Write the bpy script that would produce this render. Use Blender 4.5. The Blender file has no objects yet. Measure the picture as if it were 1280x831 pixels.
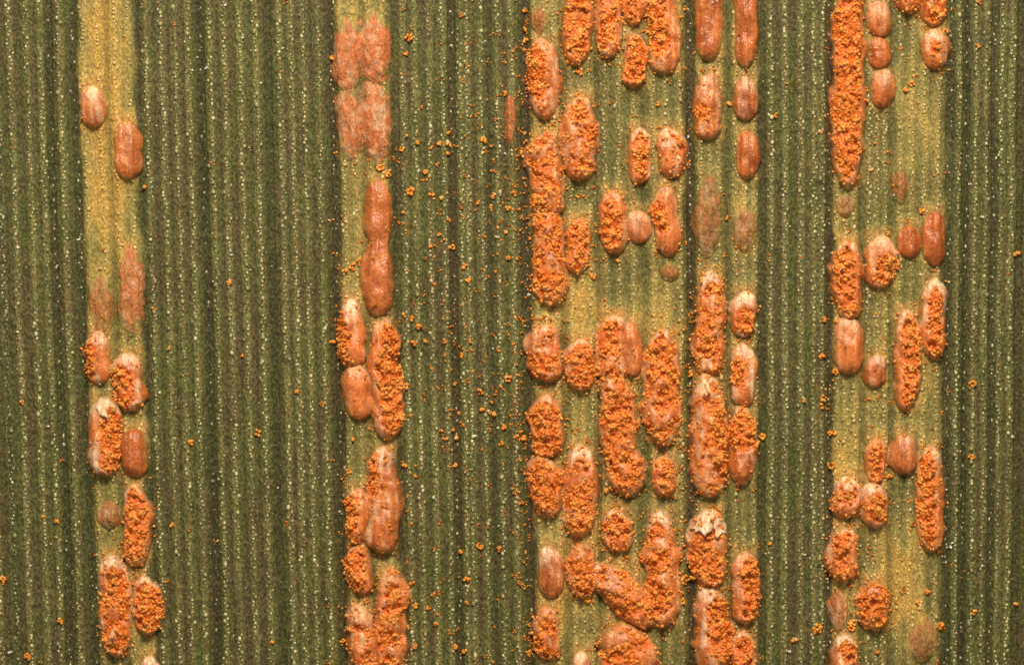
import bpy, math, random
import numpy as np

# ------------------------------------------------------------------ scene, camera, light
scene = bpy.context.scene
scene.unit_settings.system = 'METRIC'
scene.unit_settings.scale_length = 0.001          # one Blender unit = one millimetre (the leaf in view is 7 mm wide)
K = 7.0 / 1280.0                                   # millimetres per photo pixel


def X(px): return (px - 640.0) * K
def Y(py): return (415.5 - py) * K


cam_data = bpy.data.cameras.new('camera')
cam = bpy.data.objects.new('camera', cam_data)
scene.collection.objects.link(cam)
cam_data.sensor_width = 36.0
cam_data.lens = 100.0
cam.location = (0, 0, 7.0 * 100.0 / 36.0 + 6 * K)
cam_data.clip_start = 0.5
cam_data.clip_end = 200.0
cam_data.dof.use_dof = True
cam_data.dof.focus_distance = cam.location.z - 5 * K
cam_data.dof.aperture_fstop = 0.055
scene.camera = cam
scene.render.resolution_x = 1024
scene.render.resolution_y = 664

world = bpy.data.worlds.new('World')
scene.world = world
world.use_nodes = True
bg = world.node_tree.nodes['Background']
bg.inputs['Color'].default_value = (1.0, 0.93, 0.82, 1)
bg.inputs['Strength'].default_value = 0.25


def area_lamp(name, loc, size, energy, color):
    d = bpy.data.lights.new(name, 'AREA')
    d.shape = 'DISK'
    d.size = size
    d.energy = energy
    d.color = color
    o = bpy.data.objects.new(name, d)
    scene.collection.objects.link(o)
    o.location = loc
    v = -np.array(loc, float)
    from mathutils import Vector
    o.rotation_euler = Vector(v).to_track_quat('-Z', 'Y').to_euler()
    return o


# macro flash held above the top edge of the frame
area_lamp('flash_lamp', (0.4, 17.5, 18.5), 7.5, 9200.0, (1.0, 0.91, 0.78))

scene.view_settings.view_transform = 'Standard'
scene.view_settings.look = 'None'
scene.view_settings.exposure = 0.0
scene.view_settings.gamma = 1.0

C = scene.collection
rng = np.random.default_rng(7)
random.seed(7)


# ------------------------------------------------------------------ noise
def _hash(i, j, seed):
    h = (i.astype(np.int64) * 374761393 + j.astype(np.int64) * 668265263 + seed * 974634777) & 0x7fffffff
    h = ((h ^ (h >> 13)) * 1274126177) & 0x7fffffff
    h = (h ^ (h >> 16)) & 0xffff
    return h / 65535.0


def vnoise(x, y, seed=0):
    x = np.asarray(x, float); y = np.asarray(y, float)
    i = np.floor(x); j = np.floor(y)
    fx = x - i; fy = y - j
    fx = fx * fx * (3 - 2 * fx); fy = fy * fy * (3 - 2 * fy)
    a = _hash(i, j, seed); b = _hash(i + 1, j, seed)
    c = _hash(i, j + 1, seed); d = _hash(i + 1, j + 1, seed)
    return (a * (1 - fx) + b * fx) * (1 - fy) + (c * (1 - fx) + d * fx) * fy


def fbm(x, y, seed=0, octs=3):
    s = 0; a = 1.0; t = 0
    for o in range(octs):
        s = s + a * vnoise(np.asarray(x) * 2 ** o, np.asarray(y) * 2 ** o, seed + 17 * o)
        t += a; a *= 0.5
    return s / t


def smooth(a, b, x):
    t = np.clip((x - a) / (b - a), 0, 1)
    return t * t * (3 - 2 * t)


def mix(a, b, t):
    t = np.asarray(t)[..., None]
    return a * (1 - t) + np.asarray(b) * t


# ------------------------------------------------------------------ materials
def new_mat(name):
    m = bpy.data.materials.new(name)
    m.use_nodes = True
    nt = m.node_tree
    return m, nt, nt.nodes['Principled BSDF']


def node(nt, t, **kw):
    n = nt.nodes.new(t)
    for k, v in kw.items():
        setattr(n, k, v)
    return n


def noise(nt, scale_px, detail=2.0, stretch_y=1.0, rough=0.55):
    geo = node(nt, 'ShaderNodeNewGeometry')
    mp = node(nt, 'ShaderNodeMapping')
    f = 1.0 / (K * scale_px)
    mp.inputs['Scale'].default_value = (f, f / stretch_y, f)
    nt.links.new(geo.outputs['Position'], mp.inputs['Vector'])
    n = node(nt, 'ShaderNodeTexNoise')
    n.inputs['Scale'].default_value = 1.0
    n.inputs['Detail'].default_value = detail
    n.inputs['Roughness'].default_value = rough
    nt.links.new(mp.outputs['Vector'], n.inputs['Vector'])
    return n


def ramp(nt, src, pts):
    r = node(nt, 'ShaderNodeValToRGB')
    e = r.color_ramp.elements
    while len(e) < len(pts):
        e.new(0.5)
    for q, (p, c) in zip(e, pts):
        q.position = p
        q.color = (*c, 1)
    nt.links.new(src, r.inputs['Fac'])
    return r.outputs['Color']


def mul(nt, a, b, fac=1.0, mode='MULTIPLY'):
    m = node(nt, 'ShaderNodeMix', data_type='RGBA', blend_type=mode)
    m.inputs[0].default_value = fac
    nt.links.new(a, m.inputs[6])
    nt.links.new(b, m.inputs[7])
    return m.outputs[2]


def bump(nt, h, dist_px, bsdf, strength=1.0):
    b = node(nt, 'ShaderNodeBump')
    b.inputs['Strength'].default_value = strength
    b.inputs['Distance'].default_value = dist_px * K
    nt.links.new(h, b.inputs['Height'])
    nt.links.new(b.outputs['Normal'], bsdf.inputs['Normal'])


def attr(nt, name='col'):
    a = node(nt, 'ShaderNodeVertexColor', layer_name=name)
    return a.outputs['Color']


# leaf tissue: vertex colour x fine brown / green cell mottling
LEAF, nt, b = new_mat('leaf_tissue')
n1 = noise(nt, 2.6, 2.0, 1.9)
n2 = noise(nt, 8.0, 3.0, 3.5)
g1 = ramp(nt, n1.outputs['Fac'], [(0.28, (0.46, 0.45, 0.41)), (0.50, (0.92, 0.92, 0.88)), (0.72, (1.8, 1.76, 1.55))])
g2 = ramp(nt, n2.outputs['Fac'], [(0.32, (0.93, 1.02, 0.90)), (0.5, (0.98, 0.99, 0.97)), (0.68, (1.12, 0.98, 0.95))])
av = node(nt, 'ShaderNodeVertexColor', layer_name='col')
c = mul(nt, mul(nt, av.outputs['Color'], g1), g2)
mx = node(nt, 'ShaderNodeMix', data_type='RGBA')          # alpha of the colour layer: how mottled the tissue is
nt.links.new(av.outputs['Alpha'], mx.inputs[0])
nt.links.new(av.outputs['Color'], mx.inputs[6])
nt.links.new(c, mx.inputs[7])
nt.links.new(mx.outputs[2], b.inputs['Base Color'])
b.inputs['Roughness'].default_value = 0.5
b.inputs['Specular IOR Level'].default_value = 0.2
bump(nt, n1.outputs['Fac'], 3.2, b, 0.8)

# blister skin
SKIN, nt, b = new_mat('blister_skin')
n1 = noise(nt, 2.6, 2.0, 1.4)
n2 = noise(nt, 9.0, 2.0, 1.6)
g1 = ramp(nt, n1.outputs['Fac'], [(0.3, (0.72, 0.66, 0.6)), (0.5, (1, 1, 1)), (0.72, (1.28, 1.3, 1.2))])
g2 = ramp(nt, n2.outputs['Fac'], [(0.32, (0.86, 0.78, 0.75)), (0.5, (1, 1, 1)), (0.7, (1.1, 1.16, 1.1))])
c = mul(nt, mul(nt, attr(nt), g1), g2)
nt.links.new(c, b.inputs['Base Color'])
b.inputs['Roughness'].default_value = 0.29
b.inputs['Specular IOR Level'].default_value = 0.6
b.inputs['Subsurface Weight'].default_value = 0.6
b.inputs['Subsurface Radius'].default_value = (1.0, 0.35, 0.12)
b.inputs['Subsurface Scale'].default_value = 9 * K
bump(nt, n1.outputs['Fac'], 2.2, b, 0.7)

# spores
SPORE, nt, b = new_mat('rust_spores')
n1 = noise(nt, 2.4, 2.0, 1.0)
g1 = ramp(nt, n1.outputs['Fac'], [(0.3, (0.8, 0.66, 0.6)), (0.5, (1, 1, 1)), (0.7, (1.08, 1.2, 1.4))])
nt.links.new(mul(nt, attr(nt), g1), b.inputs['Base Color'])
bump(nt, n1.outputs['Fac'], 2.0, b, 0.7)
b.inputs['Roughness'].default_value = 0.38
b.inputs['Specular IOR Level'].default_value = 0.5
b.inputs['Subsurface Weight'].default_value = 0.15
b.inputs['Subsurface Radius'].default_value = (1.0, 0.4, 0.1)
b.inputs['Subsurface Scale'].default_value = 5 * K

# papery torn epidermis
FLAP, nt, b = new_mat('torn_epidermis')
n1 = noise(nt, 4.0, 2.0, 2.0)
g1 = ramp(nt, n1.outputs['Fac'], [(0.36, (0.74, 0.32, 0.11)), (0.52, (0.86, 0.56, 0.32)), (0.68, (0.92, 0.78, 0.56))])
nt.links.new(g1, b.inputs['Base Color'])
b.inputs['Roughness'].default_value = 0.38
b.inputs['Subsurface Weight'].default_value = 0.2
b.inputs['Subsurface Scale'].default_value = 4 * K
bump(nt, n1.outputs['Fac'], 2.0, b, 0.7)

# pale beads (surface cells, their glints put into the pale colour) on the leaf, and dust
BEAD, nt, b = new_mat('surface_beads')
nt.links.new(attr(nt), b.inputs['Base Color'])
b.inputs['Roughness'].default_value = 0.3
b.inputs['Specular IOR Level'].default_value = 0.6


# ------------------------------------------------------------------ mesh helpers
def make_mesh(name, verts, faces, cols=None, smooth_shade=True):
    me = bpy.data.meshes.new(name)
    verts = np.asarray(verts, np.float32)
    faces = np.asarray(faces, np.int32)
    nv, nf, k = len(verts), len(faces), faces.shape[1]
    me.vertices.add(nv)
    me.vertices.foreach_set('co', verts.ravel())
    me.loops.add(nf * k)
    me.loops.foreach_set('vertex_index', faces.ravel())
    me.polygons.add(nf)
    me.polygons.foreach_set('loop_start', np.arange(nf, dtype=np.int32) * k)
    me.polygons.foreach_set('loop_total', np.full(nf, k, np.int32))
    me.polygons.foreach_set('use_smooth', np.full(nf, smooth_shade))
    me.update(calc_edges=True)
    if cols is not None:
        a = me.color_attributes.new('col', 'FLOAT_COLOR', 'POINT')
        cc = np.ones((nv, 4), np.float32)
        cc[:, :3] = cols[:, :3]
        if cols.shape[1] == 4:
            cc[:, 3] = cols[:, 3]
        a.data.foreach_set('color', cc.ravel())
    return me


def obj(name, me, mat, parent=None):
    o = bpy.data.objects.new(name, me)
    C.objects.link(o)
    if mat and not me.materials:
        me.materials.append(mat)
    if parent:
        o.parent = parent
    return o


def grid_faces(nr, nc):
    i = np.arange(nr - 1)[:, None] * nc + np.arange(nc - 1)[None, :]
    i = i.ravel()
    return np.stack([i, i + nc, i + nc + 1, i + 1], 1)     # rows run down the picture (towards -y), so this winds upwards


def W(px, py, hz):
    """photo pixels + height in pixels -> millimetres"""
    return np.stack([X(px), Y(py), np.asarray(hz) * K], -1)


PHI = (1 + 5 ** 0.5) / 2
ICO_V = np.array([(-1, PHI, 0), (1, PHI, 0), (-1, -PHI, 0), (1, -PHI, 0), (0, -1, PHI), (0, 1, PHI), (0, -1, -PHI), (0, 1, -PHI),
                  (PHI, 0, -1), (PHI, 0, 1), (-PHI, 0, -1), (-PHI, 0, 1)]) / math.sqrt(1 + PHI * PHI)
ICO_F = np.array([(0, 11, 5), (0, 5, 1), (0, 1, 7), (0, 7, 10), (0, 10, 11), (1, 5, 9), (5, 11, 4), (11, 10, 2), (10, 7, 6), (7, 1, 8),
                  (3, 9, 4), (3, 4, 2), (3, 2, 6), (3, 6, 8), (3, 8, 9), (4, 9, 5), (2, 4, 11), (6, 2, 10), (8, 6, 7), (9, 8, 1)])


def rand_rot(n):
    q = rng.normal(size=(n, 4)); q /= np.linalg.norm(q, axis=1)[:, None]
    w, x, y, z = q.T
    return np.stack([np.stack([1 - 2 * (y * y + z * z), 2 * (x * y - z * w), 2 * (x * z + y * w)], -1),
                     np.stack([2 * (x * y + z * w), 1 - 2 * (x * x + z * z), 2 * (y * z - x * w)], -1),
                     np.stack([2 * (x * z - y * w), 2 * (y * z + x * w), 1 - 2 * (x * x + y * y)], -1)], 1)


def balls_mesh(name, centres, radii, cols, squash=None, rotate=True):
    """many little grains joined into one mesh; centres / radii in photo pixels"""
    n = len(centres)
    v = np.repeat(ICO_V[None], n, 0) * (1 + rng.uniform(-.26, .26, (n, 12, 1)))
    if squash is not None:
        v = v * squash[:, None, :]
    if rotate:
        v = np.einsum('nij,nvj->nvi', rand_rot(n), v)
    v = v * np.asarray(radii)[:, None, None]
    p = np.asarray(centres)[:, None, :] * np.array([1, 1, 1]) + v * np.array([1, -1, 1])
    w = W(p[..., 0], p[..., 1], p[..., 2]).reshape(-1, 3)
    f = (np.arange(n)[:, None, None] * 12 + ICO_F[None]).reshape(-1, 3)
    return make_mesh(name, w, f, np.repeat(cols, 12, 0))


def spore_cols(n, bright=0.0):
    t = np.clip(rng.beta(1.6, 1.6, n) + bright, 0, 1)
    c = mix(np.broadcast_to(np.array([0.74, 0.15, 0.008]), (n, 3)), (0.98, 0.42, 0.045), t)
    k = rng.uniform(size=n) < 0.03
    c[k] = (0.95, 0.52, 0.20)
    return c


# ------------------------------------------------------------------ the leaf surface
# u = place across the blade at the top of the frame; veins fan a little
def u_to_x(u, y):
    return u + (y / 831.0) * (32.0 - 0.033 * u)


def x_to_u(x, y):
    t = y / 831.0
    return (x - 32.0 * t) / (1 - 0.033 * t)


# (u, strength, is a part of its own)
VEINS = [(-310, .6), (-230, 1.), (-150, .6), (-70, 1.), (-10, .5), (57, .75), (89, .8), (169, .5), (248, 1.), (332, .6), (413, 1.3), (488, .6), (562, 1.),
         (610, .4), (655, 1.25), (745, .6), (862, 1.4), (909, .45), (952, .6), (1038, 1.2), (1190, .7), (1211, .9), (1246, .7), (1279, .6),
         (1360, 1.), (1440, .6), (1520, 1.), (1600, .6)]
CREASES = [702, 804, 1080, 1117, 130, 452]
ROWS = [8, 30, 47, 71, 100, 120, 140, 158, 179, 199, 216, 233, 260, 278, 298, 318, 347, 362, 377, 396, 425, 440, 458, 476,
        501, 516, 534, 552, 573, 582, 600, 620, 638, 668, 680, 692, 712, 723, 735, 755, 772, 790, 815, 832, 850, 875, 888, 899,
        919, 930, 943, 964, 982, 1002, 1018, 1029, 1047, 1058, 1070, 1088, 1098, 1108, 1127, 1142, 1158, 1175, 1201, 1222, 1236, 1254, 1268]
ROWS = [r for r in range(-370, 0, 20)] + ROWS + [r for r in range(1296, 1680, 20)]
ROWS_A = np.array(ROWS, float)
V_A = np.array([v[0] for v in VEINS], float)
V_S = np.array([v[1] for v in VEINS], float)


def wob(u, y):
    return (vnoise(np.asarray(u) / 60, np.asarray(y) / 130, 3) - .5) * 3.0


def nearest(u, arr):
    k = np.clip(np.searchsorted(arr, u), 1, len(arr) - 1)
    k = np.where(np.abs(u - arr[k - 1]) < np.abs(u - arr[k]), k - 1, k)
    return k, np.abs(u - arr[k])


def halo_at(x, y):
    """swollen, yellowed tissue hugging each pustule, 0..1"""
    halo = np.zeros(x.shape)
    x0, x1, y0, y1 = x.min(), x.max(), y.min(), y.max()
    for p in PUST:
        if p['x0'] - 25 > x1 or p['x1'] + 25 < x0 or p['y0'] - 50 > y1 or p['y1'] + 50 < y0:
            continue
        pw = (p['x1'] - p['x0']) / 2; pl = (p['y1'] - p['y0']) / 2
        ex = np.clip((np.abs(x - (p['x0'] + p['x1']) / 2) - pw * .7) / 9, 0, 4)
        ey = np.clip((np.abs(y - (p['y0'] + p['y1']) / 2 + 4) - pl * .9) / 13, 0, 4)
        halo = np.maximum(halo, np.exp(-ex ** 2 - ey ** 2) * (.7 if p['kind'] != 'f' else .4))
    return halo


def leaf_h(x, y):
    """height of the leaf surface in photo pixels"""
    u = x_to_u(np.asarray(x, float), np.asarray(y, float))
    uw = u + wob(u, y)
    k, d = nearest(uw, V_A)
    s = V_S[k]
    h = -4.2 * s * np.exp(-(d / (4.0 + 2.2 * s)) ** 2)
    _, dr = nearest(uw, ROWS_A)
    h = h + 2.2 * np.exp(-(dr / 5.0) ** 2)
    h = h + .75 * np.cos(uw * (2 * np.pi / 6.4) + 2 * vnoise(uw / 30, np.asarray(y) / 200, 6))
    for cu in CREASES:
        h = h - 2.5 * np.exp(-((uw - cu) / 4.0) ** 2)
    h = h + (fbm(np.asarray(x) / 70, np.asarray(y) / 160, 5) - .5) * 7 + 4.0 * halo_at(np.asarray(x, float), np.asarray(y, float))
    h = h + (fbm(np.asarray(x) / 5, np.asarray(y) / 8, 9, 2) - .5) * 2.2
    return h


# ---- table of pustules
# x0, y0, x1, y1, kind (c sealed, o split, b burst, f young stain), slit centre, slit half width, slit start, slit end, white tip, tone (0 brown .. 1 pink)
PUST = []


def P(x0, y0, x1, y1, kind, c=0.0, hw=.45, s0=.06, s1=.93, white=0.0, tone=.5, tilt=0.0, flap=0):
    PUST.append(dict(x0=x0, y0=y0, x1=x1, y1=y1, kind=kind, c=c, hw=hw, s0=s0, s1=s1, white=white, tone=tone, tilt=tilt, flap=flap))


# stripe with few pustules
P(98, 105, 133, 161, 'c', white=.9, tone=.6)
P(141, 150, 175, 226, 'c', white=.25, tone=.55)
P(146, 300, 182, 424, 'f', white=.35, tone=.7)
P(109, 338, 141, 420, 'f', white=.15, tone=.25)
P(106, 412, 139, 481, 'o', -.55, .45, .2, .9, .6, .75)
P(140, 438, 182, 515, 'o', -.3, .62, .2, .93, .8, .6)
P(109, 494, 153, 597, 'o', .45, .62, .14, .95, 1., .8, flap=1)
P(152, 534, 187, 597, 'c', tone=.2)
P(152, 602, 190, 710, 'o', -.05, .6, .05, .95, .5, .7)
P(119, 624, 151, 664, 'f', white=.5, tone=.3)
P(124, 688, 166, 823, 'b', .05, .8, .1, .97, 1., .6)
P(164, 718, 202, 794, 'o', .1, .75, .1, .95, .8, .7)
P(173, 818, 203, 868, 'c', white=1., tone=.6)
# stripe two pustules wide
P(415, 16, 453, 124, 'f', white=.4, tone=1.)
P(444, 8, 488, 116, 'f', white=.45, tone=1.)
P(417, 102, 455, 204, 'f', white=.55, tone=.85)
P(447, 92, 491, 214, 'f', white=.6, tone=.85)
P(455, 222, 490, 318, 'c', tone=.42, white=.1)
P(452, 292, 493, 398, 'c', tone=.42, white=.12)
P(422, 370, 460, 460, 'o', -.6, .5, .28, .97, 1., .9)
P(427, 453, 467, 526, 'c', tone=.75, white=.35)
P(460, 394, 502, 552, 'o', .25, .62, .03, .97, .4, .8)
P(457, 555, 500, 693, 'o', -.45, .28, .08, .5, .6, .6)
P(430, 608, 462, 681, 'o', -.45, .5, .1, .95, .4, .7)
P(431, 680, 468, 743, 'o', -.2, .7, .04, .95, .3, .7)
P(467, 707, 511, 850, 'b', .15, .82, .03, .99, .3, .7)
P(434, 752, 472, 850, 'b', -.1, .8, .2, .99, .6, .6, tilt=.1)
# widest stripe
P(630, 112, 646, 187, 'f', tone=.5)
P(662, 5, 683, 44, 'f', tone=.2)
P(661, 46, 701, 152, 'o', -.4, .5, .08, .75, .5, .6)
P(703, -40, 739, 84, 'b', 0, .78, .0, .95, 0, .8)
P(743, -30, 777, 75, 'b', -.1, .75, .05, .95, .3, .9)
P(779, -35, 808, 34, 'b', 0, .75, .05, .95, .2, .8)
P(778, 40, 810, 112, 'o', .0, .7, .06, .95, .5, .6)
P(811, -35, 852, 96, 'o', -.45, .65, .0, .85, .5, .9)
P(702, 117, 746, 228, 'b', -.05, .85, .06, .96, .6, .7)
P(658, 162, 706, 275, 'b', -.1, .85, .02, .99, .5, .8)
P(663, 258, 707, 384, 'b', -.05, .9, .0, .97, .2, .6)
P(707, 272, 741, 343, 'b', 0, .9, .03, .97, .1, .6)
P(784, 158, 813, 232, 'o', .1, .55, .1, .9, .5, .6)
P(816, 158, 859, 224, 'b', -.1, .85, .08, .9, .8, .7)
P(749, 236, 785, 319, 'o', -.15, .55, .1, .95, .2, .75)
P(783, 262, 814, 306, 'c', tone=.4, white=.5)
P(815, 230, 851, 322, 'o', -.45, .6, .18, .7, .3, .75)
P(824, 326, 849, 354, 'f', tone=.1)
P(658, 403, 703, 478, 'b', -.05, .8, .08, .9, .5, .7)
P(705, 422, 747, 490, 'b', .05, .9, .05, .95, .7, .6)
P(774, 400, 803, 472, 'c', tone=.6, white=.2)
P(747, 390, 786, 485, 'b', -.05, .75, .05, .99, .5, .8)
P(750, 464, 798, 623, 'b', -.05, .85, .0, .98, .3, .8, tilt=.06)
P(805, 408, 853, 560, 'b', -.08, .85, .04, .97, .6, .8)
P(814, 568, 848, 622, 'b', 0, .8, .04, .96, .3, .6)
P(660, 490, 704, 574, 'o', -.05, .72, .1, .96, .4, .7)
P(660, 568, 704, 648, 'b', -.05, .85, .02, .96, .4, .6, tilt=.06)
P(704, 553, 747, 672, 'b', 0, .78, .1, .97, .9, .85)
P(671, 681, 704, 748, 'c', tone=.35, white=.8)
P(705, 678, 748, 748, 'b', .05, .92, .03, .97, .4, .6)
P(666, 756, 699, 825, 'b', -.05, .9, .04, .97, .2, .6)
P(712, 812, 739, 860, 'c', white=.9, tone=.6)
P(752, 634, 791, 691, 'b', 0, .82, .08, .96, .6, .6)
P(752, 700, 806, 786, 'b', 0, .92, .06, .97, .5, .7, tilt=.32)
P(805, 634, 850, 786, 'b', -.22, .72, .06, .97, .9, .95)
P(744, 776, 818, 900, 'b', 0, .96, .02, .98, .1, .6)
# narrow stripe beside it
P(870, -45, 905, 78, 'c', tone=.3, white=.2)
P(916, -45, 947, 87, 'c', tone=.3, white=.1)
P(868, 89, 905, 177, 'o', -.35, .4, .45, .78, .4, .55)
P(917, 94, 950, 152, 'c', tone=.2, white=.45)
P(920, 163, 951, 225, 'c', tone=.3, white=.15)
P(868, 214, 904, 326, 'f', tone=.15, white=.3)
P(916, 254, 949, 318, 'f', tone=.1, white=.25)
P(866, 334, 908, 476, 'b', .0, .72, .06, .99, .9, .85)
P(913, 362, 950, 423, 'o', .1, .65, .3, .92, .9, .6)
P(911, 428, 946, 510, 'o', -.45, .45, .2, .7, .8, .75)
P(860, 463, 910, 624, 'b', .25, .66, .06, .98, 1., .95, flap=1)
P(910, 503, 947, 609, 'o', .05, .85, .05, .6, .3, .4)
P(859, 634, 911, 737, 'b', -.05, .88, .1, .98, 1., .7, flap=2)
P(865, 728, 913, 850, 'o', .4, .62, .1, .8, .6, .6)
P(915, 686, 951, 781, 'o', .3, .55, .05, .96, .4, .8)
P(911, 786, 948, 870, 'b', 0, .82, .06, .96, .6, .6)
# stripe three pustules wide
P(1040, -60, 1082, 241, 'o', -.05, .66, .0, .97, .2, .95)
P(1082, 0, 1117, 48, 'c', tone=.55, white=.45)
P(1083, 45, 1114, 87, 'c', tone=.45)
P(1087, 85, 1118, 136, 'c', tone=.45, white=.4)
P(1119, -35, 1154, 18, 'b', 0, .85, 0, .95, 0, .5)
P(1151, -35, 1185, 34, 'b', 0, .85, 0, .95, 0, .6)
P(1151, 35, 1187, 88, 'o', -.1, .3, .3, .7, .6, .5)
P(1045, 241, 1069, 274, 'f', tone=.1, white=.2)
P(1114, 205, 1136, 258, 'f', tone=.15, white=.1)
P(1040, 297, 1079, 402, 'o', -.1, .5, .06, .95, .4, .95)
P(1041, 394, 1079, 469, 'c', tone=.75, white=.45)
P(1079, 293, 1122, 362, 'o', .35, .62, .3, .92, .7, .7)
P(1121, 281, 1151, 324, 'c', tone=.2)
P(1153, 262, 1184, 334, 'c', tone=.25)
P(1149, 346, 1184, 451, 'o', .05, .45, .12, .96, .9, .7)
P(1116, 384, 1151, 516, 'o', .15, .6, .06, .97, .5, .75)
P(1079, 441, 1111, 485, 'c', tone=.2, white=.6)
P(1082, 546, 1110, 606, 'o', .05, .55, .1, .93, .3, .7)
P(1112, 540, 1148, 594, 'c', tone=.3, white=.25)
P(1145, 553, 1182, 692, 'o', -.25, .55, .05, .95, .8, .9)
P(1036, 594, 1077, 648, 'b', 0, .75, .1, .7, 1., .7)
P(1074, 601, 1112, 661, 'o', .1, .65, .2, .9, .9, .7)
P(1033, 658, 1077, 727, 'b', 0, .8, .05, .95, .5, .8)
P(1069, 725, 1113, 788, 'b', 0, .9, .03, .97, .1, .5)
P(1036, 733, 1061, 792, 'f', tone=.6, white=.6)
P(1036, 789, 1074, 860, 'b', .1, .8, .1, .97, 1., .7)
P(1138, 768, 1174, 832, 'f', tone=.1, white=.1)


STRIPES = [(93, 166, .85), (417, 486, .62), (660, 860, .60), (867, 950, .52), (1041, 1187, .58)]
# yellowed patches: x, y, rx, ry, strength
HOT = [(130, 40, 30, 90, 1.5), (135, 245, 26, 70, 1.6), (125, 150, 34, 60, .9), (120, 370, 20, 60, .45), (160, 360, 18, 60, .4), (450, 8, 26, 25, .6), (440, 300, 14, 110, .55),
       (725, 368, 26, 45, 1.1), (712, 395, 44, 20, .6), (822, 385, 24, 34, .9), (700, 765, 26, 60, .8), (712, 660, 60, 30, .5), (735, 700, 12, 80, .5), (650, 720, 8, 90, .1),
       (725, 530, 18, 30, .5), (700, 15, 30, 20, .3), (780, 750, 30, 40, .6), (1160, 170, 24, 55, .7), (1135, 130, 18, 60, .4), (1060, 575, 28, 42, 1.2), (1045, 660, 10, 60, .8), (1163, 490, 20, 55, .8),
       (1080, 500, 40, 30, .45), (1128, 730, 28, 66, 1.5), (1100, 690, 20, 50, .5), (1052, 735, 16, 60, .6), (1040, 280, 14, 20, .6), (1105, 405, 14, 50, .4), (930, 240, 15, 80, .3), (885, 210, 15, 40, .4), (258, 372, 16, 30, .3),
       (195, 810, 12, 20, .5), (150, 670, 18, 30, .3), (525, 780, 26, 60, .22), (520, 500, 14, 22, .2)]


def leaf_col(x, y, with_mottle=False):
    x = np.asarray(x, float); y = np.asarray(y, float)
    u = x_to_u(x, y)
    uw = u + wob(u, y)
    sh = x.shape
    n_big = fbm(x / 45, y / 120, 21)
    n_med = fbm(x / 9, y / 26, 22)
    n_row = vnoise(uw / 11, y / 90, 24)
    green = np.array([.086, .086, .023]); brown = np.array([.088, .068, .026])
    c = mix(np.broadcast_to(green, sh + (3,)).copy(), brown, smooth(.38, .62, .5 * n_med + .5 * n_row))
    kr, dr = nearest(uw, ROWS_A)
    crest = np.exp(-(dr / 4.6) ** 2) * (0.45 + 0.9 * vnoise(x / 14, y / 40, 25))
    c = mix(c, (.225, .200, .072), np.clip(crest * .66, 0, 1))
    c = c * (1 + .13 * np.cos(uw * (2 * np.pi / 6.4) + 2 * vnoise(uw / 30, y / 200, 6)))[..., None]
    kv, d = nearest(uw, V_A)
    s = V_S[kv]
    dg = np.exp(-(d / 8.0) ** 2)
    c = mix(c, (.062, .068, .020), np.clip(dg * .55, 0, 1))
    # chlorosis
    ch = np.zeros(sh)
    for a, b_, st in STRIPES:
        wa = (vnoise(y / 38 + a, y * 0 + 3, 41) - .5) * 9 + (n_med - .5) * 6
        wb = (vnoise(y / 38 + b_, y * 0 + 7, 42) - .5) * 14 + (n_med - .5) * 10
        ch = np.maximum(ch, st * smooth(a - 6, a + 9, uw + wa) * (1 - smooth(b_ - 11, b_ + 6, uw + wb)))
    ch = ch * np.clip(.25 + 1.2 * n_big + .35 * (n_med - .5), .2, 1.15)
    hot = np.zeros(sh)
    for hx, hy, rx, ry, st in HOT:
        hot += st * np.exp(-((x - hx) / rx) ** 2 - ((y - hy) / ry) ** 2)
    inside = smooth(0.12, 0.3, ch)
    halo = halo_at(x, y)
    hot = hot + halo * .8 * smooth(.1, .3, ch) * (.5 + n_med)
    hot = hot * (.25 + .75 * inside) * (.45 + 1.2 * n_med)
    yg = np.array([.195, .172, .052]); yl = np.array([.47, .335, .095]); ho = np.array([.58, .33, .070])
    yc = mix(np.broadcast_to(yg, sh + (3,)), yl, np.clip(hot * .65 + crest * .5 - .06, 0, 1))
    yc = mix(yc, ho, np.clip(hot - .75, 0, .6))
    yc = mix(yc, (.56, .27, .085), np.clip((halo - .42) * 1.6, 0, .45))
    c = mix(c, yc, np.clip(ch * .95 + hot * .65, 0, .94))
    for cu in CREASES:
        cr = np.exp(-((uw - cu) / 4.5) ** 2) * .5
        c = mix(c, (.085, .080, .024), cr)
    # veins
    dark = np.exp(-(d / (1.5 + 2.1 * s)) ** 2) * np.clip(.1 + .66 * s, 0, .85) * (.7 + .5 * vnoise(uw / 40, y / 60, 27))
    dark = np.clip(dark, 0, .92)
    vc = mix(np.broadcast_to(np.array([.040, .033, .016]), sh + (3,)), (.070, .036, .020), smooth(400, 420, u) * (1 - smooth(1040, 1060, u)) * .7 + (u > 1270) * 1.0)
    c = c * (1 - dark[..., None]) + vc * dark[..., None]
    c = np.clip(c, .004, .9)
    if with_mottle:
        return np.concatenate([c, (1 - .32 * np.clip(ch * .9 + hot * .5, 0, 1))[..., None]], -1)
    return c


leaf = bpy.data.objects.new('rusted_leaf', None)
C.objects.link(leaf)
leaf.location = (0, 0, 0)
leaf['label'] = 'green grass leaf blade with orange rust pustules breaking through yellowed stripes'
leaf['category'] = 'leaf'

Y_LO, Y_HI = -230.0, 1060.0
ys = np.concatenate([np.linspace(Y_LO, -12, 24, endpoint=False), np.arange(-12, 844, 3.2), np.linspace(845, Y_HI, 24)])
U_LO, U_HI = -380.0, 1670.0


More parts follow.
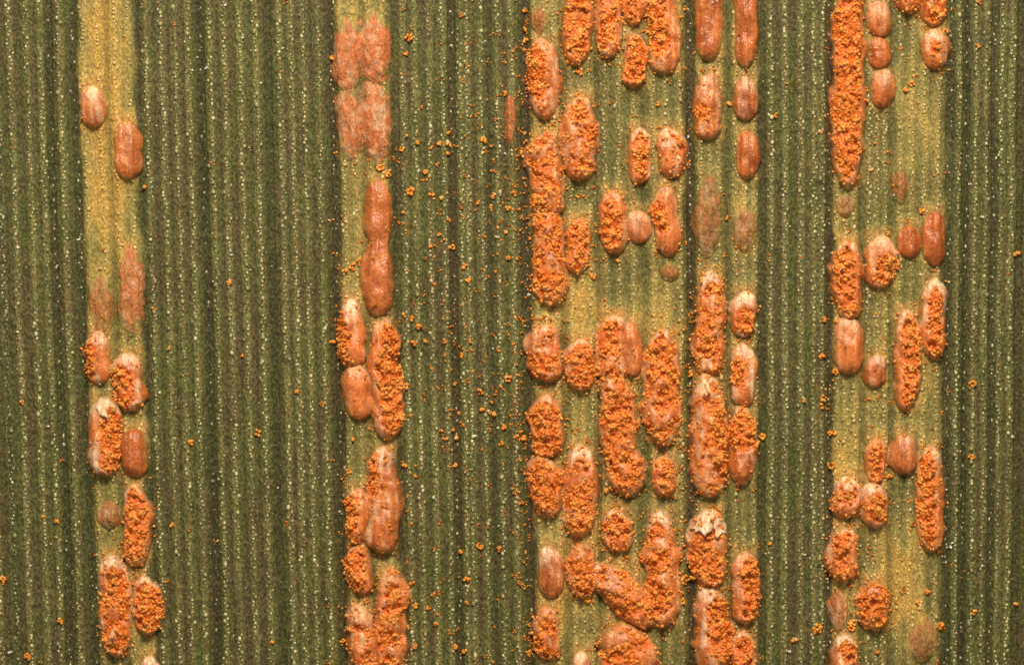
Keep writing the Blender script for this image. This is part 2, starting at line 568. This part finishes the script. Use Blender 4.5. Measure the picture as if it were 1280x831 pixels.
def strip_part(name, u0, u1, mat=LEAF):
    step = 2.3 if (u1 > -45 and u0 < 1310) else 5.0
    n = max(3, int(round((u1 - u0) / step)) + 1)
    us = np.linspace(u0, u1, n)
    uu, yy = np.meshgrid(us, ys)
    xx = u_to_x(uu, yy)
    v = W(xx, yy, leaf_h(xx, yy)).reshape(-1, 3)
    me = make_mesh(name, v, grid_faces(len(ys), n), leaf_col(xx, yy, True).reshape(-1, 4))
    return obj(name, me, mat, leaf)


cut = U_LO
STRIPE_TXT = {93: 'yellowed stripe with few pustules', 417: 'infected stripe two pustules wide', 660: 'widest infected stripe, four pustules across',
              867: 'narrow infected stripe beside the widest one', 1041: 'yellow green infected stripe three pustules wide'}
for vu, vs in VEINS:
    if vs < .55:
        continue
    hw = 2.0 + 2.4 * vs
    if vu - hw - cut > 3:
        mid = (vu + cut) / 2
        sick = [a for a, b_, st in STRIPES if a - 4 < mid < b_ + 4]
        o = strip_part('yellowed_strip' if sick else 'green_strip', cut, vu - hw)
        if sick:
            o['label'] = STRIPE_TXT[sick[0]]
    strip_part('vein', vu - hw, vu + hw)
    cut = vu + hw
strip_part('green_strip', cut, U_HI)

# underside and cut faces of the blade, closing it into a solid
xs4 = [u_to_x(U_LO, Y_LO), u_to_x(U_HI, Y_LO), u_to_x(U_HI, Y_HI), u_to_x(U_LO, Y_HI)]
ys4 = [Y_LO, Y_LO, Y_HI, Y_HI]
top4 = [W(a, b_, -14.0) for a, b_ in zip(xs4, ys4)]
bot4 = [W(a, b_, -70.0) for a, b_ in zip(xs4, ys4)]
me = make_mesh('leaf_underside', top4 + bot4, [(4, 5, 6, 7), (0, 1, 5, 4), (1, 2, 6, 5), (2, 3, 7, 6), (3, 0, 4, 7)],
               np.full((8, 3), (.09, .11, .03)), False)
obj('leaf_underside', me, LEAF, leaf)

# ------------------------------------------------------------------ beads in rows along the ribs
pts, rad, cols, sq = [], [], [], []
for ru in ROWS:
    if ru < -60 or ru > 1330:
        continue
    y = -40 + rng.uniform(0, 6)
    while y < 870:
        y += rng.uniform(3.2, 6.6)
        if vnoise(ru * 1.7, y / 26, 31) < .20:
            continue
        pts.append((ru + rng.normal(0, 1.8), y)); rad.append(np.clip(rng.lognormal(.36, .30), .8, 2.6)); cols.append(np.clip(rng.uniform(.3, 1.0) * (.6 + .9 * vnoise(ru * 2.3, y / 60, 33)), 0, 1.2)); sq.append(rng.uniform(1, 1.5))
for _ in range(9500):
    pts.append((rng.uniform(-50, 1320), rng.uniform(-30, 860))); rad.append(rng.uniform(.55, 1.15)); cols.append(rng.uniform(0.1, .8)); sq.append(1)
for vu, vs in VEINS:
    if vs < .7 or vu < -60 or vu > 1330:
        continue
    y = -40
    while y < 870:
        y += rng.exponential(16) + 4
        pts.append((vu + rng.normal(0, 1.2), y)); rad.append(rng.uniform(.8, 1.6)); cols.append(rng.uniform(.6, 1.3)); sq.append(rng.uniform(1, 2))
pts = np.array(pts); rad = np.array(rad); cols = np.array(cols); sq = np.array(sq)
bx = u_to_x(pts[:, 0], pts[:, 1]); by = pts[:, 1]
bz = leaf_h(bx, by) + rad * .15
base = leaf_col(bx, by)
bc = base * 1.25 + np.array([.36, .335, .19]) * (cols ** 1.5)[:, None] * (1 - .55 * smooth(.12, .35, base[:, 0]))[:, None]  # cell glints painted in: bead colour lifted above the tissue around it
me = balls_mesh('surface_beads', np.stack([bx, by, bz], 1), rad, np.clip(bc, 0, .85), np.stack([np.ones_like(sq), sq, np.full_like(sq, .6)], 1), False)
o = obj('surface_beads', me, BEAD, leaf)
o['kind'] = 'stuff'

# ------------------------------------------------------------------ pustules
def slit_mask(p, s, v, seed):
    """1 where the skin has torn open"""
    L = p['y1'] - p['y0']
    e = (fbm(s * L / 13, v * 1.3 + 4, seed + 70, 2) - .5) * .55
    taper = smooth(p['s0'] - .02, p['s0'] + .16, s) * (1 - smooth(p['s1'] - .12, p['s1'] + .02, s))
    if p['s0'] <= 0.001:
        taper = 1 - smooth(p['s1'] - .12, p['s1'] + .02, s)
    hw = p['hw'] * taper * (.80 if p['kind'] == 'b' else 1)
    d = np.abs(v - p['c']) + e * (1.15 if p['kind'] == 'b' else .7)
    m = smooth(.10, -.06, d - hw) * (taper > .02)
    if p['kind'] == 'b':                       # islands of skin left standing in the powder
        m = m * smooth(.33, .43, fbm(s * L / 15 + 9, v * 1.5 + seed, seed + 90, 2))
    return m


def dome(p, s, v, seed):
    """(height in px, width profile) over a pustule; s runs 0..1 down, v -1..1 across"""
    Wd = p['x1'] - p['x0']
    a = np.clip(np.abs(2 * s - 1), 0, 1)
    L = p['y1'] - p['y0']
    en = 2.3 + (1.0 + 1.0 * float(_hash(np.array(seed), np.array(9), 5))) * np.clip(L / Wd - 1, 0, 2.2)
    prof = np.clip(1 - a ** en, 0, 1) ** .5
    hmax = {'c': .38, 'o': .40, 'b': .41, 'f': .24}[p['kind']] * Wd
    if p['kind'] == 'f':
        rr_ = np.clip(1 - v ** 2 - np.abs(2 * s - 1) ** 2.6, 0, 1)
        return hmax * rr_ ** 1.3, prof
    cross = np.clip(1 - np.abs(v) ** 2.3, 0, 1) ** 1.05
    n = fbm(s * L / 22 + seed, v * 1.2, seed + 3, 2) - .5
    h = hmax * prof ** 1.2 * cross * (1 + .6 * n)
    return h, prof


def p_xy(p, s, v, prof, seed):
    L = p['y1'] - p['y0']; hw = (p['x1'] - p['x0']) / 2 * 1.10
    y = p['y0'] + s * L
    cx = (p['x0'] + p['x1']) / 2
    sh = (32 - .033 * cx) / 831 + p['tilt'] * 2
    wig = (vnoise(s * L / 30 + 5, np.zeros_like(s) + seed, seed + 11) - .5) * .30
    wid = 1 + (vnoise(s * L / 20, v * 0 + .5 * np.sign(v), seed + 19) - .5) * (.22 if p['kind'] in 'cf' else .42) + (vnoise(s * L / 6, v * 0 + .5 * np.sign(v), seed + 23) - .5) * .16
    # upper end a little more pointed than the lower end
    r0 = .04 + .24 * float(_hash(np.array(seed), np.array(3), 5)); r1 = .14 * float(_hash(np.array(seed), np.array(4), 5))
    pt = np.where(s < .35, 1 - r0 * (1 - s / .35), 1) * np.where(s > .65, 1 - r1 * (s - .65) / .35, 1)
    x = cx + v * hw * prof * wid * pt + wig * hw + (y - (p['y0'] + p['y1']) / 2) * sh
    return x, y


BROWN = np.array([.41, .104, .020]); PINK = np.array([.80, .245, .060]); CREAM = np.array([.88, .60, .37]); BED = np.array([.70, .140, .008])
all_spill = []
n_spore_total = 0
for idx, p in enumerate(PUST):
    seed = 100 + idx * 7
    L = p['y1'] - p['y0']; Wd = p['x1'] - p['x0']
    nr = int(np.clip(L / 2.6, 14, 90)); nc = 21
    s1d = .5 - .5 * np.cos(np.linspace(0, np.pi, nr)); s1d = .55 * s1d + .45 * np.linspace(0, 1, nr)
    v1d = np.sin(np.linspace(-np.pi / 2, np.pi / 2, nc)); v1d = .6 * v1d + .4 * np.linspace(-1, 1, nc)
    vv, ss = np.meshgrid(v1d, s1d)
    h, prof = dome(p, ss, vv, seed)
    x, y = p_xy(p, ss, vv, prof, seed)
    m = slit_mask(p, ss, vv, seed) if p['kind'] in 'ob' else np.zeros_like(ss)
    lip = np.clip(m * (1 - m) * 4, 0, 1) if p['kind'] == 'o' else np.clip(m * (1 - m) * 3.6, 0, 1)
    edge = np.clip((np.abs(vv) ** 3 + np.abs(2 * ss - 1) ** 6) ** (1 / 3), 0, 1)
    pit = fbm(x / 5.5, y / 5.5, seed + 51, 2) - .5
    hz = h * (1 - .20 * m) + lip * 2.4 + m * pit * 13 * np.clip(h / 8, 0, 1)
    gx = fbm(x / 6, y / 6, seed + 5, 2) - .5
    z = leaf_h(x, y) + hz + gx * (2.6 if p['kind'] == 'c' else 3.6) * np.clip(h / 6, 0, 1) - 2.2 * smooth(.9, 1., edge)
    if p['kind'] == 'f':
        edge = np.clip(np.sqrt(vv ** 2 + (2 * ss - 1) ** 2) * .98, 0, 1)
        z = z + .4 * smooth(1, .7, edge) + (fbm(x / 7, y / 11, seed + 6, 2) - .5) * 4.0 * smooth(1., .5, edge)
    tone = p['tone'] + (fbm(x / 14, y / 22, seed + 8) - .5) * .7 + (fbm(x / 4, y / 34, seed + 81, 2) - .5) * .9
    col = mix(np.broadcast_to(BROWN, ss.shape + (3,)), PINK, np.clip(tone, 0, 1))
    # pale, papery upper tip and torn lips
    if p['white'] > 0:
        wt = p['white'] * np.exp(-((ss - .05) / (.05 + 13. / L)) ** 2) * smooth(.25, .75, fbm(x / 5, y / 14, seed + 9, 2) + .28 * p['white'])
        col = mix(col, CREAM, np.clip(wt * 1.1, 0, .95))
        ws = ((.4 if p['kind'] in 'ob' else .05) + p['white']) * smooth(.5, .75, fbm(x / 4, y / 20, seed + 12, 2)) * .6
        if p['kind'] == 'f':
            ws = p['white'] * smooth(.5, .72, fbm(x / 4, y / 8, seed + 12, 2)) * .95
        col = mix(col, CREAM, np.clip(ws, 0, .8))
    col = mix(col, np.array([.84, .44, .23]), np.clip(lip * .9 * (p['tone'] + .15), 0, .85))
    col = mix(col, BED, np.clip(m * 1.2, 0, 1))
    if p['kind'] == 'f':
        lc = leaf_col(x, y)
        fade = np.clip(smooth(1.02, .62, edge + (fbm(x / 6, y / 9, seed + 15, 2) - .5) * .7) * (.62 + .38 * p['tone']) * (.6 + .8 * fbm(x / 7, y / 12, seed + 14, 2)), 0, .94)
        col = lc * (1 - fade[..., None]) + np.array(mix(np.array([.36, .125, .040])[None], np.array([.60, .175, .060]), np.array([p['tone']]))[0]) * fade[..., None]
        if p['white'] > 0:
            col = mix(col, CREAM * .8, np.clip(ws * smooth(1., .6, edge), 0, .7))
    else:
        fade = smooth(.70, 1., edge + (fbm(x / 5, y / 7, seed + 82, 2) - .5) * .4) * .95
        col = col * (1 - fade[..., None]) + leaf_col(x, y) * fade[..., None]
    me = make_mesh('rust_pustule', W(x, y, z).reshape(-1, 3), grid_faces(nr, nc), np.concatenate([np.clip(col, 0, .92), np.full(col.shape[:2] + (1,), .6)], -1).reshape(-1, 4))
    if m.max() > .5:
        me.materials.append(SKIN); me.materials.append(SPORE)
        fm = m.ravel()[grid_faces(nr, nc)].mean(1) > .55
        me.polygons.foreach_set('material_index', fm.astype(np.int32))
    name = {'c': 'sealed_blister', 'o': 'split_pustule', 'b': 'burst_pustule', 'f': 'young_blister'}[p['kind']]
    po = obj(name, me, LEAF if p['kind'] == 'f' else SKIN, leaf)
    if p['kind'] == 'c':
        po['label'] = 'smooth sealed blister of brownish skin' if p['tone'] < .5 else 'smooth sealed blister of pinkish orange skin'
    elif p['kind'] == 'f':
        po['label'] = 'flat reddish brown young blister under the leaf skin'

    # spores
    if p['kind'] in 'ob':
        area = L * Wd * .8
        n = int(area / 3.5)
        s = rng.uniform(.02, .985, n); v = rng.uniform(-.98, .98, n)
        mm = slit_mask(p, s, v, seed)
        clump = fbm(s * L / 7, v * Wd / 14, seed + 40, 2)
        spill = (.10 if p['kind'] == 'b' else .03)
        keep = (rng.uniform(size=n) < np.where(mm > .45, 1.0, spill)) & ((clump > .36) | (rng.uniform(size=n) < .35))
        s, v, mm, clump = s[keep], v[keep], mm[keep], clump[keep]
        hh, pr = dome(p, s, v, seed)
        sx, sy = p_xy(p, s, v, pr, seed)
        r = rng.uniform(1.0, 2.35, len(s))
        pit = fbm(sx / 5.5, sy / 5.5, seed + 51, 2) - .5
        sz = leaf_h(sx, sy) + hh * (1 - .20 * mm) + mm * pit * 13 * np.clip(hh / 8, 0, 1) + r * rng.uniform(-.6, .2, len(s)) + np.clip(clump - .5, 0, 1) * 14 * rng.uniform(.2, 1, len(s))
        cen = np.stack([sx, sy, sz], 1)
        tt = np.clip(1.5 * (fbm(sx / 9, sy / 9, seed + 61, 2) - .5) + .45 + rng.normal(0, .16, len(s)), 0, 1)
        ccol = mix(np.broadcast_to(np.array([.84, .215, .022]), (len(s), 3)), (.98, .41, .075), tt)
        me = balls_mesh('spore_mass', cen, r, np.clip(ccol, 0, .95), rng.uniform(.7, 1.35, (len(s), 3)))
        so = obj('spore_mass', me, SPORE, po)
        so['kind'] = 'stuff'
        n_spore_total += len(s)
        # grains that rolled off around it
        ns = int((15 if p['kind'] == 'b' else 5) * L / 90)
        ang = rng.uniform(0, 2 * np.pi, ns); q = 1.0 + np.abs(rng.normal(0, .25, ns))
        all_spill.append(np.stack([(p['x0'] + p['x1']) / 2 + np.cos(ang) * q * Wd / 2, (p['y0'] + p['y1']) / 2 + np.sin(ang) * q * L / 2], 1))

    # torn flap of pale epidermis at the upper end
    for kf in range(p['flap']):
        nrg, nsg = 5, 22
        a0 = rng.uniform(-.3, .3) + (kf * .55 - .25 if p['flap'] > 1 else 0)
        sl = (9 + rng.uniform(0, 6)) / L * (1.25 if p['flap'] > 1 else 1)
        sf = .07 + sl * .8
        fw = rng.uniform(.22, .38) if p['flap'] == 1 else .42
        th = np.linspace(0, 2 * np.pi, nsg, endpoint=False)
        q, t_ = np.meshgrid(np.linspace(.12, 1, nrg), th, indexing='ij')
        rag = 1 + (fbm(np.cos(t_) * 2.2 + 7, np.sin(t_) * 2.2 + kf * 9, seed + 31, 2) - .5) * 1.5
        ex = q * rag * np.cos(t_); ey = q * rag * np.sin(t_)
        s = np.clip(sf + ey * sl, .015, .9); v = np.clip(a0 + ex * fw + ey * rng.uniform(-.15, .15), -.95, .95)
        hh, pr = dome(p, s, v, seed)
        fx, fy = p_xy(p, s, v, pr, seed)
        fz = leaf_h(fx, fy) + hh + 1.3 + 2.6 * q ** 2 * smooth(-.2, 1, ey) + (fbm(fx / 4, fy / 6, seed + 33, 2) - .5) * 5
        top = W(fx, fy, fz).reshape(-1, 3); bot = W(fx, fy, fz - 1.4).reshape(-1, 3)
        n0 = nrg * nsg
        f = []
        for i in range(nrg - 1):
            for j in range(nsg):
                k2 = (j + 1) % nsg
                f.append((i * nsg + j, i * nsg + k2, (i + 1) * nsg + k2, (i + 1) * nsg + j))
        f = np.array(f)
        side = [((nrg - 1) * nsg + j, (nrg - 1) * nsg + (j + 1) % nsg, (nrg - 1) * nsg + (j + 1) % nsg + n0, (nrg - 1) * nsg + j + n0) for j in range(nsg)]
        hub = [(j, (nsg - 1 - j) % nsg, (nsg - 2 - j) % nsg, j + 1) for j in range(nsg // 2 - 1)]
        hub = np.array(hub)
        me = make_mesh('skin_flap', np.concatenate([top, bot]), np.concatenate([f, f[:, ::-1] + n0, np.array(side), hub, hub[:, ::-1] + n0]))
        obj('skin_flap', me, FLAP, po)

# ------------------------------------------------------------------ height of anything at a point (for things that lie on top)
def top_h(x, y):
    h = float(leaf_h(np.array([x]), np.array([y]))[0])
    best = 0.0
    for idx, p in enumerate(PUST):
        if p['x0'] - 6 < x < p['x1'] + 6 and p['y0'] < y < p['y1'] and p['kind'] != 'f':
            s = (y - p['y0']) / (p['y1'] - p['y0'])
            v = (x - (p['x0'] + p['x1']) / 2) / ((p['x1'] - p['x0']) / 2)
            pr = max(1e-3, (1 - abs(2 * s - 1) ** 3) ** .5)
            v = v / pr
            if abs(v) < 1:
                best = max(best, float(dome(p, np.array([s]), np.array([v]), 100 + idx * 7)[0][0]))
    return h + best


# ------------------------------------------------------------------ loose spore clumps that can be told apart
CLUMPS = [(511, 46, 12), (507, 67, 7), (414, 72, 9), (502, 186, 9), (508, 170, 6), (522, 178, 6), (539, 184, 8), (550, 179, 8), (561, 180, 8), (561, 166, 6),
          (560, 192, 6), (547, 206, 7), (605, 175, 11), (631, 117, 9), (476, 209, 13), (486, 217, 11), (450, 328, 12), (441, 334, 11), (431, 340, 9), (532, 215, 8), (513, 239, 12), (539, 243, 9),
          (551, 247, 7), (504, 265, 7), (561, 275, 7), (549, 293, 7), (565, 309, 9), (538, 308, 6), (580, 333, 9), (585, 350, 9), (620, 340, 6), (598, 253, 7),
          (616, 244, 9), (614, 258, 6), (635, 260, 8), (632, 290, 6), (635, 322, 9), (505, 394, 8), (515, 398, 8), (524, 408, 9), (416, 428, 9), (372, 490, 8),
          (402, 505, 9), (322, 541, 11), (506, 484, 12), (499, 461, 11), (517, 428, 10), (531, 426, 7), (556, 426, 7), (588, 426, 7), (577, 444, 7), (569, 480, 6), (600, 490, 10), (612, 515, 8),
          (618, 518, 9), (630, 534, 8), (626, 554, 9), (635, 473, 11), (551, 538, 6), (557, 549, 7), (566, 538, 6), (570, 547, 7), (440, 549, 7), (436, 589, 9),
          (506, 582, 8), (519, 595, 6), (568, 581, 8), (573, 516, 6), (603, 512, 7), (614, 503, 6), (600, 682, 11), (623, 686, 9), (575, 690, 7), (583, 725, 10),
          (583, 754, 7), (515, 730, 8), (541, 744, 9), (518, 757, 9), (536, 760, 7), (519, 807, 9), (568, 808, 9), (580, 814, 8), (428, 803, 10), (544, 780, 8), (340, 802, 7),
          (180, 233, 7), (286, 353, 9), (238, 553, 9), (27, 503, 8), (71, 652, 8), (53, 646, 6), (75, 776, 9), (34, 821, 11), (3, 725, 13), (215, 657, 8), (302, 445, 6), (212, 435, 6),
          (1225, 3, 7), (970, 144, 8), (1026, 165, 7), (1224, 57, 7), (1272, 317, 11), (1120, 232, 9), (1089, 212, 6), (1153, 264, 10), (1031, 399, 9), (1046, 402, 6), (1028, 446, 9),
          (1045, 465, 9), (1030, 498, 10), (1027, 508, 8), (1006, 501, 7), (1216, 481, 13), (1041, 541, 12), (1040, 582, 13), (1112, 595, 9), (1215, 571, 9), (962, 679, 6), (1174, 690, 9), (1161, 740, 9),
          (1148, 754, 7), (1176, 782, 12), (1022, 786, 15), (1065, 781, 15), (994, 800, 10), (1218, 765, 9), (1272, 755, 8), (1143, 803, 6), (953, 545, 10), (1097, 815, 6), (1184, 39, 8), (1140, 105, 9), (1133, 112, 8),
          (643, 242, 9), (724, 90, 11), (857, 10, 8), (822, 130, 7), (912, 130, 8), (909, 273, 7), (772, 326, 7), (863, 468, 10), (857, 725, 14), (850, 750, 15), (866, 722, 10), (661, 816, 9), (734, 750, 12),
          (806, 520, 12), (800, 527, 10), (752, 470, 11), (700, 590, 10), (742, 345, 10), (655, 12, 6), (656, 36, 7), (657, 50, 8), (656, 62, 7), (659, 190, 7), (651, 190, 6), (655, 548, 9), (645, 545, 8), (652, 540, 7), (758, 612, 9)]


def clump_text(x):
    if x < 95:
        return 'beside the outer side of the sparsest yellow stripe'
    if x < 205:
        return 'at the edge of the sparsest yellow stripe'
    if x < 412:
        return 'on the broad green strip with hardly any loose spores'
    if x < 492:
        return 'on the two-column infected stripe'
    if x < 528:
        return 'on dusted green strip next to the two-column stripe'
    if x < 553:
        return 'on dusted green strip between two-column stripe and vein'
    if x < 575:
        return 'in the dark vein of the dusted green strip'
    if x < 622:
        return 'on dusted green strip between vein and widest stripe'
    if x < 657:
        return 'on dusted green strip along the widest infected stripe'
    if x < 862:
        return 'among the pustules of the widest infected stripe'
    if x < 952:
        return 'on the narrow stripe beside the widest one'
    if x < 1036:
        return 'on the clean green strip beside the three-column stripe'
    if x < 1190:
        return 'among the pustules of the three-column stripe'
    return 'on the green strip outside the three-column stripe'


for cx, cy, d in CLUMPS:
    mates = sum(1 for a, b_, e in CLUMPS if 0 < math.hypot(a - cx, b_ - cy) < 17)
    size = 'tiny' if d < 8 else ('small' if d < 11 else 'large')
    n = max(5, int((d / 3.2) ** 2.1))
    z0 = top_h(cx, cy)
    ang = rng.uniform(0, 2 * np.pi); el = rng.uniform(.55, 1.0)
    q = rng.normal(0, 1, (n, 2)); q = q / np.maximum(1, np.linalg.norm(q, axis=1))[:, None] * (d / 2 - 1.6)
    q[:, 1] *= el
    ca, sa = math.cos(ang), math.sin(ang)
    qx = q[:, 0] * ca - q[:, 1] * sa; qy = q[:, 0] * sa + q[:, 1] * ca
    rr = rng.uniform(1.1, 2.5, n)
    qz = rr * .55 + np.clip(1 - np.hypot(q[:, 0], q[:, 1]) / (d / 2), 0, 1) * d * .32 * rng.uniform(.3, 1, n)
    gz = leaf_h(cx + qx, cy + qy) - float(leaf_h(np.array([cx]), np.array([cy]))[0])
    k = rng.uniform(.8, 1.05)
    me = balls_mesh('spore_clump', np.stack([640 + qx, 415.5 + qy, qz + gz], 1), rr, np.clip(spore_cols(n, .14) * k, 0, .95))
    o = obj('spore_clump', me, SPORE)
    o.location = W(cx, cy, z0 - .3)
    o['label'] = '%s %s orange spore clump %s' % (size, 'lone' if mates == 0 else 'paired' if mates == 1 else 'clustered', clump_text(cx))
    o['category'] = 'spore clump'
    o['group'] = '%s loose spore clumps %s' % (size, clump_text(cx))

# ------------------------------------------------------------------ single loose spores, too many to count
sp = [np.concatenate(all_spill)]
yy = np.concatenate([rng.uniform(-10, 840, 70), rng.normal(340, 200, 150)])
xx = np.concatenate([rng.uniform(495, 655, 70), 655 - np.abs(rng.normal(0, 75, 150))])
ok = (xx > 494)
sp.append(np.stack([xx[ok], yy[ok]], 1))
sp.append(np.stack([rng.uniform(642, 664, 130), rng.uniform(-10, 840, 130)], 1))
sp.append(np.stack([rng.uniform(660, 955, 120), rng.uniform(-10, 840, 120)], 1))
sp.append(np.stack([rng.uniform(1030, 1190, 60), rng.uniform(-10, 840, 60)], 1))
sp.append(np.stack([rng.uniform(-10, 1290, 45), rng.uniform(-10, 840, 45)], 1))
sp.append(np.stack([rng.uniform(410, 510, 90), rng.uniform(180, 840, 90)], 1))
sp = np.concatenate(sp)
sp = np.concatenate([sp] + [sp[rng.uniform(size=len(sp)) < f_] + 0 for f_ in (.8, .6, .45, .3)])
sp = sp + rng.normal(0, 2.0, sp.shape)
r = rng.uniform(.75, 1.85, len(sp))
z = np.array([top_h(a, b_) for a, b_ in sp]) + r * .5
me = balls_mesh('scattered_spores', np.stack([sp[:, 0], sp[:, 1], z], 1), r, np.clip(spore_cols(len(sp), .05) * rng.uniform(.4, 1.0, (len(sp), 1)), 0, .95))
o = obj('scattered_spores', me, SPORE)
o['kind'] = 'stuff'
o['label'] = 'fine dusting of single orange spores over the leaf and pustules'
o['category'] = 'spores'

# pale dust grains
DUST = [(22, 309, 4), (126, 335, 3.4), (258, 84, 4), (282, 6, 3.6), (128, 500, 3), (272, 523, 3.2), (327, 454, 4.2), (290, 319, 3.2), (281, 707, 4), (282, 703, 3), (1041, 72, 4), (1229, 272, 3.6), (1021, 247, 3.2),
        (1187, 685, 4.5), (1191, 680, 3.4), (1187, 352, 3.2), (412, 680, 3.5), (425, 640, 3.2), (426, 643, 2.6), (412, 275, 3), (563, 57, 3), (562, 14, 2.8), (862, 172, 3.4), (857, 791, 3.2), (595, 544, 3), (430, 584, 2.8), (59, 533, 3),
        (988, 813, 3.4), (1151, 343, 4), (12, 815, 5), (1118, 243, 3.4), (353, 60, 3), (351, 97, 3), (556, 227, 2.8), (620, 296, 3), (328, 451, 2.4), (97, 300, 3), (372, 456, 3), (375, 463, 2.6), (372, 538, 2.8), (660, 368, 4), (668, 371, 4), (1120, 500, 2)]
dp, dr = [], []
for x, y, d in DUST:
    for _ in range(3):
        dp.append((x + rng.normal(0, d * .25), y + rng.normal(0, d * .25))); dr.append(d * rng.uniform(.3, .55))
for _ in range(330):
    dp.append((rng.uniform(-10, 1290), rng.uniform(-10, 840))); dr.append(rng.uniform(.8, 1.6))
dp = np.array(dp); dr = np.array(dr)
z = np.array([top_h(a, b_) for a, b_ in dp]) + dr * .5
dc = np.array([.80, .72, .52]) * rng.uniform(.6, 1, (len(dp), 1))
me = balls_mesh('pale_dust', np.stack([dp[:, 0], dp[:, 1], z], 1), dr, dc)
o = obj('pale_dust', me, BEAD)
o['kind'] = 'stuff'
o['label'] = 'pale cream dust grains lying over the leaf surface'
o['category'] = 'dust'
print('pustules', len(PUST), 'spores', n_spore_total, 'beads', len(pts), 'clumps', len(CLUMPS))
